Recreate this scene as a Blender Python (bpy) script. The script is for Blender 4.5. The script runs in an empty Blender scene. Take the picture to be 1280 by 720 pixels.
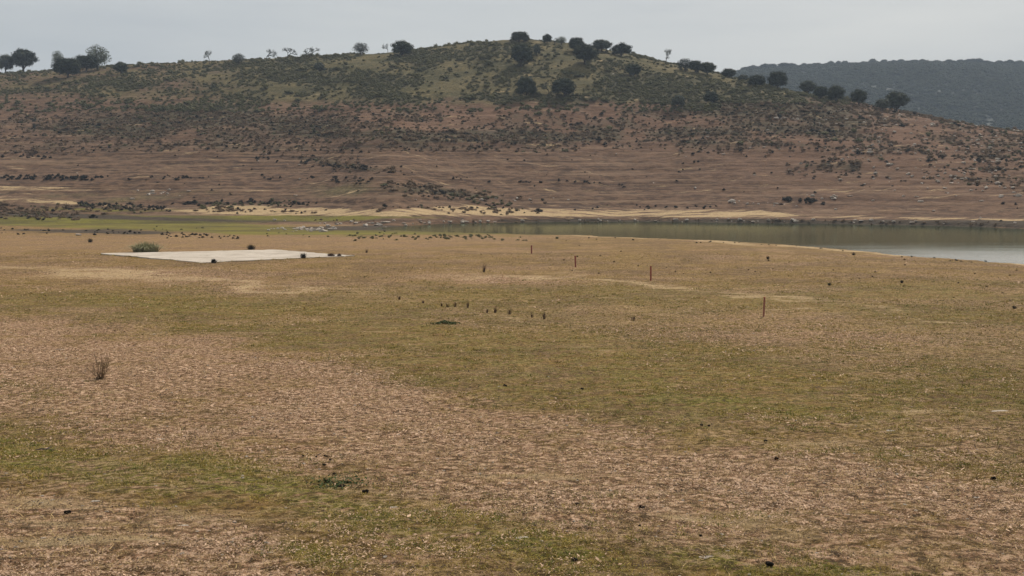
import bpy, math, random
import numpy as np
R = math.radians
rng = np.random.default_rng(7)
random.seed(7)
S = bpy.context.scene
COL = S.collection

# ------------------------------------------------------------------ camera
F, HZ, ZC = 1422.0, 245.0, 6.5          # pixel focal length of the 1280 px photograph, horizon row, eye height above the water
cd = bpy.data.cameras.new('camera'); cam = bpy.data.objects.new('camera', cd); COL.objects.link(cam)
cam.location = (0, 0, ZC); cam.rotation_euler = (R(90), 0, 0)
cd.sensor_width = 36; cd.lens = F / 1280 * 36; cd.shift_y = (HZ - 360) / 1280
cd.clip_start = .1; cd.clip_end = 12000
S.camera = cam

# ------------------------------------------------------------------ sky, sun, exposure
SUN_EL, SUN_AZ = R(43), R(28)           # hazy sun ahead and to the right
W = bpy.data.worlds.new('World'); S.world = W; W.use_nodes = True
wn, wl = W.node_tree.nodes, W.node_tree.links; wn.clear()
def wnode(t, **k):
    n = wn.new(t)
    for a, b in k.items(): setattr(n, a, b)
    return n
sky = wnode('ShaderNodeTexSky', sky_type='NISHITA', sun_disc=False, sun_elevation=SUN_EL, sun_rotation=SUN_AZ)
sky.dust_density = 4; sky.air_density = 1.2
tc = wnode('ShaderNodeTexCoord'); mp = wnode('ShaderNodeMapping'); mp.inputs['Scale'].default_value = (1.3, 1.3, 9)
cn = wnode('ShaderNodeTexNoise'); cn.inputs['Scale'].default_value = 1.6; cn.inputs['Detail'].default_value = 9; cn.inputs['Roughness'].default_value = .55
cr = wnode('ShaderNodeValToRGB')
cr.color_ramp.elements[0].position = .3; cr.color_ramp.elements[0].color = (4.35, 4.65, 4.9, 1)
cr.color_ramp.elements[1].position = .72; cr.color_ramp.elements[1].color = (6.0, 6.1, 5.95, 1)
mx = wnode('ShaderNodeMix', data_type='RGBA'); mx.inputs[0].default_value = .88
bg = wnode('ShaderNodeBackground'); bg.inputs['Strength'].default_value = .1
wo = wnode('ShaderNodeOutputWorld')
wl.new(tc.outputs['Generated'], mp.inputs['Vector']); wl.new(mp.outputs[0], cn.inputs['Vector']); wl.new(cn.outputs['Fac'], cr.inputs[0])
wl.new(sky.outputs[0], mx.inputs[6]); wl.new(cr.outputs[0], mx.inputs[7]); wl.new(mx.outputs[2], bg.inputs[0]); wl.new(bg.outputs[0], wo.inputs[0])
sd = bpy.data.lights.new('sun', 'SUN'); sun = bpy.data.objects.new('sun', sd); COL.objects.link(sun)
sd.energy = 3.7; sd.angle = R(2); sd.color = (1, .93, .83)
sun.rotation_euler = (R(90) - SUN_EL, 0, -SUN_AZ + R(180)); sun.location = (0, 0, 300)
S.view_settings.view_transform = 'Standard'; S.view_settings.look = 'None'; S.view_settings.exposure = .12; S.view_settings.gamma = 1
S.cycles.max_bounces = 6; S.cycles.diffuse_bounces = 3; S.cycles.volume_bounces = 0
S.cycles.use_denoising = True

# ------------------------------------------------------------------ helpers
def tag(o, label=None, cat=None, group=None, kind=None):
    if label: o['label'] = label
    if cat: o['category'] = cat
    if group: o['group'] = group
    if kind: o['kind'] = kind
    return o
def mesh(name, v, f, mats, smooth=False, mi=None):
    m = bpy.data.meshes.new(name); m.from_pydata([tuple(map(float, p)) for p in v], [], [tuple(map(int, q)) for q in f])
    for a in (mats if isinstance(mats, (list, tuple)) else [mats]): m.materials.append(a)
    if smooth: m.polygons.foreach_set('use_smooth', [True] * len(m.polygons))
    if mi is not None: m.polygons.foreach_set('material_index', mi)
    m.update(); return m
def link(name, me, parent=None, loc=None):
    o = bpy.data.objects.new(name, me); COL.objects.link(o)
    if parent: o.parent = parent
    if loc is not None: o.location = loc
    return o
class MB:
    def __init__(s): s.v = []; s.f = []; s.mi = []
    def add(s, v, f, mi=0):
        n = len(s.v); s.v += [tuple(p) for p in v]; s.f += [tuple(i + n for i in q) for q in f]; s.mi += [mi] * len(f)
    def tube(s, pts, rad, n=6, mi=0, cap=True):
        V = []; F_ = []
        pts = [np.array(p, float) for p in pts]
        for i, p in enumerate(pts):
            d = pts[min(i + 1, len(pts) - 1)] - pts[max(i - 1, 0)]; d = d / (np.linalg.norm(d) + 1e-9)
            a = np.cross(d, (0.3, .1, 1.) if abs(d[2]) < .9 else (1., 0, 0)); a /= np.linalg.norm(a) + 1e-9; b = np.cross(d, a)
            for k in range(n):
                t = 2 * math.pi * k / n; V.append(p + rad[i] * (a * math.cos(t) + b * math.sin(t)))
        for i in range(len(pts) - 1):
            for k in range(n):
                k2 = (k + 1) % n; F_.append((i * n + k, i * n + k2, (i + 1) * n + k2, (i + 1) * n + k))
        if cap: F_.append(tuple(range(n))[::-1]); F_.append(tuple((len(pts) - 1) * n + k for k in range(n)))
        s.add(V, F_, mi)
    def mesh(s, name, mats, smooth=False): return mesh(name, s.v, s.f, mats, smooth, s.mi)

def _h(ix, iy, seed):
    h = (ix.astype(np.int64) * 374761393 + iy.astype(np.int64) * 668265263 + seed * 1442695041) & 0xFFFFFFFF
    h = ((h ^ (h >> 13)) * 1274126177) & 0xFFFFFFFF
    return ((h ^ (h >> 16)) & 0xFFFF) / 65535.0
def vnoise(x, y, seed=0):
    x = np.asarray(x, float); y = np.asarray(y, float)
    ix = np.floor(x); iy = np.floor(y); fx = x - ix; fy = y - iy
    fx = fx * fx * (3 - 2 * fx); fy = fy * fy * (3 - 2 * fy)
    a = _h(ix, iy, seed); b = _h(ix + 1, iy, seed); c = _h(ix, iy + 1, seed); d = _h(ix + 1, iy + 1, seed)
    return (a + (b - a) * fx) * (1 - fy) + (c + (d - c) * fx) * fy
def fbm(x, y, seed=0, o=4):
    s = 0; a = .5; t = 0
    for i in range(o):
        s = s + a * vnoise(np.asarray(x) * 2 ** i + 17.3 * i, np.asarray(y) * 2 ** i - 9.1 * i, seed + i); t += a; a *= .5
    return s / t
def sst(a, b, x):
    t = np.clip((x - a) / (b - a), 0, 1); return t * t * (3 - 2 * t)

# ------------------------------------------------------------------ the lie of the land (metres; water level z = 0)
RCREST = ([-900, -300, 0, 60, 170, 250, 330, 440, 500, 560, 640, 700, 760, 820, 880, 940, 1000, 1060, 1120, 1160, 1200, 1280, 1400, 1700, 2300],
          [110, 100, 92, 89, 82, 80, 75, 70, 68, 59, 52, 54, 62, 78, 92, 105, 119, 131, 141, 149, 157, 167, 184, 205, 225])
DCREST = ([-900, 0, 400, 640, 800, 950, 1280, 2300], [600, 570, 545, 530, 510, 460, 390, 330])
NEARROW = ([-900, 300, 480, 560, 640, 720, 800, 870, 960, 1040, 1120, 1200, 1280, 1600, 2300],
           [289, 289, 288, 291, 292, 293.5, 297, 299, 304, 311, 318, 324, 329, 345, 365])
FARROW = ([-900, 400, 480, 560, 640, 800, 960, 1060, 1200, 1280, 2300], [280, 280, 284, 279.5, 278, 277, 279, 280, 283, 286, 297])
ZFD = ([0, 5, 9, 14.5, 20, 28, 40, 56, 80, 110, 140, 200, 400], [3.9, 3.7, 3.5, 2.95, 2.45, 1.95, 1.35, .92, .62, .45, .34, .16, .1])
TG = [0, .03, .1, .2, .3, .45, .6, .75, .85, 1, 1.15, 1.4, 2, 3.5, 12]
GG = [0, .012, .042, .12, .215, .38, .555, .74, .86, 1, 1.07, 1.08, .9, .4, 0]
_tt = np.linspace(.3, 1.5, 60)
def _sm(px, T):   # lightly smoothed table
    return sum(np.interp(px + k, T[0], T[1]) for k in (-24, -12, 0, 12, 24)) / 5
_pxs = np.linspace(-900, 2300, 641)
_ds = ZC * F / (_sm(_pxs, FARROW) - HZ); _dc = _sm(_pxs, DCREST); _rc = _sm(_pxs, RCREST); _dn = ZC * F / (_sm(_pxs, NEARROW) - HZ)
_A = np.array([min((((HZ - _rc[i]) * d / F) + ZC) / np.interp(t, TG, GG) for t in _tt for d in [_ds[i] + t * (_dc[i] - _ds[i])]) for i in range(len(_pxs))])
def H(x, y):
    x = np.asarray(x, float); y = np.maximum(np.asarray(y, float), .5)
    px = np.clip(640 + F * x / y, -900, 2300)
    ds = np.interp(px, _pxs, _ds); dc = np.interp(px, _pxs, _dc); A = np.interp(px, _pxs, _A); dn = np.interp(px, _pxs, _dn)
    # near field, running down to the water on the right
    zf = sum(np.interp(y * k, ZFD[0], ZFD[1]) for k in (.86, .93, 1, 1.07, 1.14)) / 5
    wob = (fbm(x / 9, y / 9, 3) - .5)
    zf = zf + wob * np.interp(y, [5, 20, 60, 200], [.12, .2, .16, .14]) + (fbm(x / 1.1, y / 1.1, 5, 3) - .5) * np.interp(y, [4, 40, 120], [.05, .06, .02]) + (fbm(x / .35, y / .35, 8, 3) - .5) * np.interp(y, [4, 25, 45], [.075, .06, 0])
    wet = sst(440, 540, px)
    s = dn + (fbm(x / 7, y / 7, 12) - .5) * 9 - y
    shore = np.where(s > 0, s * .013, np.maximum(s * .05, -2.0))
    shore = shore * wet + (1 - wet) * np.maximum(.16 + s * .006, .12) + np.maximum(s - 35, 0) * .08
    k = .06
    zn = -k * np.log(np.exp(-np.clip(zf / k, -60, 60)) + np.exp(-np.clip(shore / k, -60, 60)))
    # far hill
    t = (y - ds + (fbm(x / 10, y / 10, 14) - .5) * 6) / (dc - ds)
    zh = A * np.interp(t, TG, GG)
    zh = zh + (fbm(x / 38, y / 38, 21) - .5) * np.interp(t, [0, .1, .4, 1, 2], [0, .8, 4, 3.2, 9]) + (fbm(x / 6, y / 6, 25) - .5) * np.interp(t, [0, .05, .5], [0, .35, 1.1])
    # old water lines cut into the lower slope as low steps
    zz = zh + (fbm(x / 50, y / 50, 31) - .5) * 1.2
    zh = zh + (vnoise(zz * 1.5, zz * 0, 40) - .5) * .55 * sst(2, 6, zh) * (1 - sst(26, 40, zh))
    zb = np.where(t > 0, np.maximum(zh, .02), np.maximum(t * 14, -2.0))
    zb = zb + wet * (t > 0) * sst(0, .012, t) * .75 * (.4 + fbm(x / 9, y / 9, 55))
    zb = np.where(t > 0, zb, zb * wet + (1 - wet) * np.minimum(.12, .12))
    m = sst(-.12, -.02, t) if False else (y > (dn + ds) / 2)
    z = np.where(y > (dn + ds) / 2, np.maximum(zb, np.where(wet < .5, zn, -9)), zn)
    # ragged bed of the dry channel at the left
    ch = (1 - wet) * np.exp(-((y - (.45 * dn + .55 * ds)) / 22) ** 2)
    return z + ch * (fbm(x / 5, y / 4, 50) - .45) * .45
def rowof(x, y, z): return HZ + F * (ZC - z) / y
def at(px, row, lo=6, hi=680):
    """ground point seen at that place of the photograph (or the crest below it)"""
    d = np.exp(np.linspace(math.log(lo), math.log(hi), 2600)); x = (px - 640) / F * d
    r = rowof(x, d, H(x, d)); i = np.where(r <= row)[0]
    i = i[0] if len(i) else int(np.argmin(r))
    return x[i], d[i], float(H(x[i], d[i]))

# ------------------------------------------------------------------ materials
def mat(name):
    m = bpy.data.materials.new(name); m.use_nodes = True; nt = m.node_tree; nt.nodes.clear()
    o = nt.nodes.new('ShaderNodeOutputMaterial'); b = nt.nodes.new('ShaderNodeBsdfPrincipled'); nt.links.new(b.outputs[0], o.inputs[0])
    b.inputs['Roughness'].default_value = .9; b.inputs['Specular IOR Level'].default_value = .2
    return m, nt, b
class G:
    def __init__(s, nt): s.nt = nt
    def n(s, t, **k):
        q = s.nt.nodes.new(t)
        for a, b in k.items(): setattr(q, a, b)
        return q
    def set(s, inp, v):
        if hasattr(v, 'is_output'): s.nt.links.new(v, inp)
        elif isinstance(v, (tuple, list)): inp.default_value = tuple(v) + ((1,) if len(v) == 3 and inp.type == 'RGBA' else ())
        else: inp.default_value = v
    def noise(s, vec, scale, detail=4, rough=.6, dist=0):
        q = s.n('ShaderNodeTexNoise'); s.set(q.inputs['Vector'], vec); q.inputs['Scale'].default_value = scale; q.inputs['Detail'].default_value = detail
        q.inputs['Roughness'].default_value = rough; q.inputs['Distortion'].default_value = dist; return q.outputs['Fac']
    def vor(s, vec, scale, feat='F1', out='Distance'):
        q = s.n('ShaderNodeTexVoronoi', feature=feat); s.set(q.inputs['Vector'], vec); q.inputs['Scale'].default_value = scale; return q.outputs[out]
    def step(s, v, a, b, c=0, d=1):
        q = s.n('ShaderNodeMapRange', interpolation_type='SMOOTHSTEP'); s.set(q.inputs[0], v)
        q.inputs[1].default_value = a; q.inputs[2].default_value = b; q.inputs[3].default_value = c; q.inputs[4].default_value = d; return q.outputs[0]
    def m(s, op, a, b=0):
        q = s.n('ShaderNodeMath', operation=op); s.set(q.inputs[0], a); s.set(q.inputs[1], b); return q.outputs[0]
    def mix(s, f, a, b, mode='MIX'):
        q = s.n('ShaderNodeMix', data_type='RGBA', blend_type=mode); s.set(q.inputs[0], f); s.set(q.inputs[6], a); s.set(q.inputs[7], b); return q.outputs[2]
    def scalev(s, vec, sc):
        q = s.n('ShaderNodeMapping'); s.set(q.inputs['Vector'], vec); q.inputs['Scale'].default_value = sc; return q.outputs[0]
def rnd_mat(name, c1, c2, rough=.85, nscale=3, trans=0):
    m, nt, b = mat(name); g = G(nt); oi = g.n('ShaderNodeObjectInfo'); geo = g.n('ShaderNodeNewGeometry')
    f = g.m('MULTIPLY', g.m('ADD', oi.outputs['Random'], geo.outputs['Random Per Island']), .5)
    co = g.n('ShaderNodeTexCoord').outputs['Object']
    f2 = g.m('ADD', g.m('MULTIPLY', f, .7), g.m('MULTIPLY', g.noise(co, nscale, 3), .4))
    g.set(b.inputs['Base Color'], g.mix(f2, c1, c2)); b.inputs['Roughness'].default_value = rough
    b.inputs['Specular IOR Level'].default_value = .05
    return m
M = {}
M['oak'] = rnd_mat('oak_leaves', (.014, .018, .011), (.075, .082, .048))
M['olive'] = rnd_mat('pale_leaves', (.10, .115, .075), (.20, .21, .14))
M['greyleaf'] = rnd_mat('grey_leaves', (.055, .062, .048), (.12, .125, .09))
M['twig'] = rnd_mat('bare_twigs', (.07, .058, .05), (.15, .125, .11))
M['bark'] = rnd_mat('bark', (.05, .042, .034), (.11, .09, .072), nscale=9)
M['scrub'] = rnd_mat('scrub_leaves', (.052, .054, .028), (.20, .18, .09))
M['brownscrub'] = rnd_mat('brown_scrub', (.085, .056, .034), (.26, .182, .112))
M['darkscrub'] = rnd_mat('dark_scrub', (.016, .015, .010), (.042, .036, .024))
M['farwood'] = rnd_mat('far_wood_leaves', (.028, .036, .020), (.095, .10, .055))
M['grass'] = rnd_mat('short_grass', (.14, .103, .024), (.46, .335, .09))
M['greengrass'] = rnd_mat('green_grass', (.06, .074, .018), (.20, .20, .048))
M['straw'] = rnd_mat('dry_straw', (.26, .17, .075), (.58, .41, .20))
M['litter'] = rnd_mat('dry_litter', (.12, .066, .040), (.76, .52, .35))
M['darklitter'] = rnd_mat('dark_litter', (.045, .032, .02), (.13, .09, .06))
M['dung'] = rnd_mat('dung', (.008, .007, .006), (.02, .016, .012), nscale=30)
M['herb'] = rnd_mat('green_herb', (.028, .042, .016), (.075, .10, .038))
M['paletuft'] = rnd_mat('pale_tussock', (.19, .19, .10), (.38, .36, .21))
M['reed'] = rnd_mat('brown_reed', (.05, .03, .022), (.13, .08, .06))
def stone_mat(name, a, b2):
    m, nt, b = mat(name); g = G(nt); co = g.n('ShaderNodeTexCoord').outputs['Object']; oi = g.n('ShaderNodeObjectInfo')
    n = g.noise(co, 4, 8, .7); c = g.mix(g.step(n, .3, .7), a, b2); c = g.mix(g.m('MULTIPLY', oi.outputs['Random'], .45), c, (.30, .22, .16))
    g.set(b.inputs['Base Color'], c); bp = g.n('ShaderNodeBump'); bp.inputs['Strength'].default_value = .6; bp.inputs['Distance'].default_value = .05
    g.set(bp.inputs['Height'], n); g.set(b.inputs['Normal'], bp.outputs[0]); return m
M['stone'] = stone_mat('pale_stone', (.26, .22, .17), (.62, .54, .46))
M['rust'] = stone_mat('rusty_iron', (.20, .03, .022), (.34, .06, .045))
# concrete
m, nt, b = mat('weathered_concrete'); g = G(nt); co = g.n('ShaderNodeTexCoord').outputs['Object']
c = g.mix(g.step(g.noise(co, .35, 6, .7), .35, .7), (.52, .45, .37), (.33, .27, .21))
c = g.mix(g.step(g.noise(co, .9, 8, .8), .54, .66), c, (.24, .18, .12)); c = g.mix(g.m('MULTIPLY', g.noise(co, 14, 4, .7), .35), c, (.54, .47, .39))
g.set(b.inputs['Base Color'], c); M['concrete'] = m
# water: calm with a rippled stretch towards the near right shore
m, nt, b = mat('lake_water'); g = G(nt); geo = g.n('ShaderNodeNewGeometry'); P = geo.outputs['Position']
nt.nodes.remove(b); dif = g.n('ShaderNodeBsdfDiffuse'); dif.inputs[0].default_value = (.062, .066, .042, 1); glo = g.n('ShaderNodeBsdfGlossy'); fr = g.n('ShaderNodeFresnel'); fr.inputs[0].default_value = 1.33
sep = g.n('ShaderNodeSeparateXYZ'); g.set(sep.inputs[0], P)
# wind ripples and painted glare reach the open water on the right (x large, y small)
wnd = g.m('ADD', sep.outputs[1], g.m('MULTIPLY', g.noise(g.scalev(P, (.03, .12, 1)), 1, 5, .6), 70))
rip_glare = g.step(wnd, 205, 142)
n1 = g.noise(g.scalev(P, (1.2, 2.0, 1)), 1.3, 4, .6); g.set(glo.inputs['Color'], g.mix(rip_glare, (.58, .66, .52), (.97, .98, .97)))  # gloss whitened over the rippled stretch to paint its glare brighter
bp = g.n('ShaderNodeBump'); bp.inputs['Distance'].default_value = .12; g.set(bp.inputs['Height'], n1); g.set(bp.inputs['Strength'], g.m('ADD', g.m('MULTIPLY', rip_glare, .55), .04))
ms = g.n('ShaderNodeMixShader'); outn = [q for q in nt.nodes if q.type == 'OUTPUT_MATERIAL'][0]
for q in (dif, glo, fr): g.set(q.inputs['Normal'], bp.outputs[0])
g.set(glo.inputs['Roughness'], g.m('ADD', g.m('MULTIPLY', rip_glare, .09), .07)); g.set(ms.inputs[0], fr.outputs[0]); g.set(ms.inputs[1], dif.outputs[0]); g.set(ms.inputs[2], glo.outputs[0]); nt.links.new(ms.outputs[0], outn.inputs[0]); M['water'] = m

# ground: zones come from vertex attributes worked out below; texture gives colour, grain and relief
def ground_mat():
    m, nt, b = mat('ground_soil_and_grass'); g = G(nt); P = g.n('ShaderNodeNewGeometry').outputs['Position']
    def att(n):
        a = g.n('ShaderNodeAttribute'); a.attribute_name = n; s = g.n('ShaderNodeSeparateColor'); g.set(s.inputs[0], a.outputs['Color']); return s.outputs
    A = att('zone_a'); B = att('zone_b'); C = att('zone_c')
    litter, green, sand = A[0], A[1], A[2]; lush, mud, hillf = B[0], B[1], B[2]; scrub, red, turf = C[0], C[1], C[2]
    flat = g.scalev(P, (1, 1, 0))
    fine = g.noise(flat, 9, 6, .75); mid = g.noise(flat, 1.7, 6, .7); big = g.noise(flat, .22, 5, .6); vf = g.noise(flat, 30, 3, .7)
    lump = g.noise(flat, 4.0, 8, .8, .5); clod = g.noise(flat, 1.3, 9, .82, .3)
    def br(mask, nz, w=.35, k=1.5):    # break a mask up with noise
        return g.step(g.m('ADD', mask, g.m('MULTIPLY', g.m('SUBTRACT', nz, .5), k)), .5 - w, .5 + w)
    # short grazed turf (olive) with bare brown between
    base = g.mix(g.step(lump, .40, .60), (.12, .073, .029), (.31, .215, .070))
    base = g.mix(g.m('MULTIPLY', g.step(big, .40, .62), .5), base, (.23, .135, .068))
    base = g.mix(g.m('MULTIPLY', g.step(mid, .42, .66), .6), base, (.20, .125, .066))
    base = g.mix(g.m('MULTIPLY', g.step(vf, .55, .75), .45), base, (.29, .225, .115))
    base = g.mix(g.m('MULTIPLY', g.step(fine, .62, .74), .6), base, (.36, .26, .16))
    pale = g.noise(flat, .75, 8, .78); dull = g.noise(flat, .13, 6, .7)
    base = g.mix(g.m('MULTIPLY', g.step(dull, .46, .56), .6), base, (.125, .078, .048))
    base = g.mix(g.m('MULTIPLY', g.step(pale, .53, .59), .6), base, (.43, .30, .165))
    # greener turf
    gr = g.mix(g.step(fine, .35, .65), (.058, .060, .016), (.235, .225, .042)); gr = g.mix(g.m('MULTIPLY', g.step(vf, .6, .75), .4), gr, (.28, .23, .10))
    base = g.mix(g.m('MULTIPLY', br(green, clod, .3, 5), .9), base, gr)
    # reddish dry litter
    li = g.mix(g.step(fine, .40, .58), (.11, .062, .036), (.43, .26, .17)); li = g.mix(g.step(vf, .56, .70), li, (.58, .41, .27))
    li = g.mix(g.m('MULTIPLY', g.step(lump, .5, .64), .7), li, (.36, .235, .14))
    li = g.mix(g.m('MULTIPLY', g.step(mid, .5, .68), .45), li, (.15, .105, .05))
    base = g.mix(g.m('MULTIPLY', br(litter, clod, .25, 5.5), .92), base, li)
    # dark rotted plant bits and crumbs of bare pale soil, clods of all sizes
    nearm = g.m('SUBTRACT', 1, hillf)
    cl2 = g.noise(g.n('ShaderNodeVectorMath', operation='ADD').outputs[0], 1, 1) if False else g.noise(g.scalev(P, (1.07, .93, 0)), 5.5, 9, .85)
    base = g.mix(g.m('MULTIPLY', g.step(cl2, .49, .45), .78), base, (.050, .033, .018))
    base = g.mix(g.m('MULTIPLY', g.m('MULTIPLY', g.step(cl2, .515, .55), g.m('ADD', g.m('MULTIPLY', litter, .75), .18)), 1), base, (.76, .54, .385))
    # bare sand
    sa = g.mix(g.step(mid, .3, .7), (.36, .25, .145), (.56, .43, .27)); sa = g.mix(g.m('MULTIPLY', g.step(fine, .55, .7), .5), sa, (.24, .16, .10))
    streak = g.noise(g.scalev(P, (.25, 1.2, 0)), 1, 7, .75)
    base = g.mix(g.m('MULTIPLY', br(sand, streak, .3, 3.5), .85), base, sa)
    # lush and mud
    s2 = g.noise(g.scalev(P, (.035, .07, 0)), 1, 8, .78)
    lu = g.mix(g.step(s2, .38, .62), (.080, .070, .028), (.19, .172, .045)); lu = g.mix(g.m('MULTIPLY', g.step(streak, .5, .62), .5), lu, (.10, .085, .035))
    base = g.mix(g.m('MULTIPLY', br(lush, s2, .15), .85), base, lu)
    mu = g.mix(g.step(streak, .35, .65), (.040, .031, .022), (.10, .076, .055)); base = g.mix(br(mud, s2, .15), base, mu)
    # the hill
    hs = g.scalev(P, (.5, .5, 2.2)); hn = g.noise(hs, .55, 8, .72); hb = g.noise(flat, .05, 6, .65); hf = g.noise(flat, 1.1, 5, .75)
    sepz = g.n('ShaderNodeSeparateXYZ'); g.set(sepz.inputs[0], P)
    wz = g.m('ADD', sepz.outputs[2], g.m('MULTIPLY', g.noise(flat, .02, 4, .5), 2.4))
    cz = g.n('ShaderNodeCombineXYZ'); g.set(cz.inputs[2], wz); g.set(cz.inputs[0], g.m('MULTIPLY', sepz.outputs[0], .012))
    lines = g.noise(cz.outputs[0], 1.4, 5, .75)
    hc = g.mix(g.step(hn, .38, .62), (.070, .044, .030), (.19, .120, .080)); hc = g.mix(g.m('MULTIPLY', g.step(hf, .52, .64), .55), hc, (.075, .05, .033))
    hc = g.mix(g.m('MULTIPLY', g.step(lines, .52, .60), .6), hc, (.26, .18, .12)); hc = g.mix(g.m('MULTIPLY', g.step(lines, .45, .39), .7), hc, (.055, .037, .026))
    hc = g.mix(g.m('MULTIPLY', red, g.step(hb, .3, .7, .3, .8)), hc, (.175, .102, .068))
    ht = g.mix(g.step(hb, .38, .62), (.095, .083, .040), (.175, .138, .070)); ht = g.mix(g.step(hf, .46, .62), ht, (.048, .046, .026))
    hc = g.mix(br(turf, hb, .3), hc, ht)
    hd = g.mix(g.step(hf, .35, .65), (.048, .045, .028), (.11, .095, .06)); hc = g.mix(g.m('MULTIPLY', br(scrub, hn, .25), .75), hc, hd)
    hc = g.mix(g.m('MULTIPLY', g.step(g.noise(flat, 2.4, 4, .8), .66, .74), .6), hc, (.33, .27, .21))
    hc = g.mix(br(sand, g.noise(g.scalev(P, (.06, .35, 0)), 1, 8, .75), .15, 4), hc, sa); hc = g.mix(g.m('MULTIPLY', br(lush, s2, .2), .9), hc, lu); hc = g.mix(br(mud, s2, .2), hc, mu)
    base = g.mix(hillf, base, hc)
    hv = g.n('ShaderNodeHueSaturation'); hv.inputs['Saturation'].default_value = 1.12; hv.inputs['Value'].default_value = 1.0; g.set(hv.inputs['Color'], base)
    g.set(b.inputs['Base Color'], hv.outputs[0])
    hgt = g.m('ADD', g.m('MULTIPLY', fine, .5), g.m('ADD', g.m('MULTIPLY', vf, .16), g.m('MULTIPLY', lump, .8)))
    bp = g.n('ShaderNodeBump'); bp.inputs['Strength'].default_value = 1.0; bp.inputs['Distance'].default_value = .11; g.set(bp.inputs['Height'], hgt)
    bp2 = g.n('ShaderNodeBump'); bp2.inputs['Distance'].default_value = 1.0; g.set(bp2.inputs['Height'], g.m('ADD', g.m('MULTIPLY', hn, .9), g.m('MULTIPLY', lines, .5)))
    g.set(bp2.inputs['Strength'], g.m('MULTIPLY', hillf, .9)); g.set(bp2.inputs['Normal'], bp.outputs[0]); g.set(b.inputs['Normal'], bp2.outputs[0])
    b.inputs['Specular IOR Level'].default_value = .08; b.inputs['Roughness'].default_value = 1
    return m
M['ground'] = ground_mat()

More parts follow.
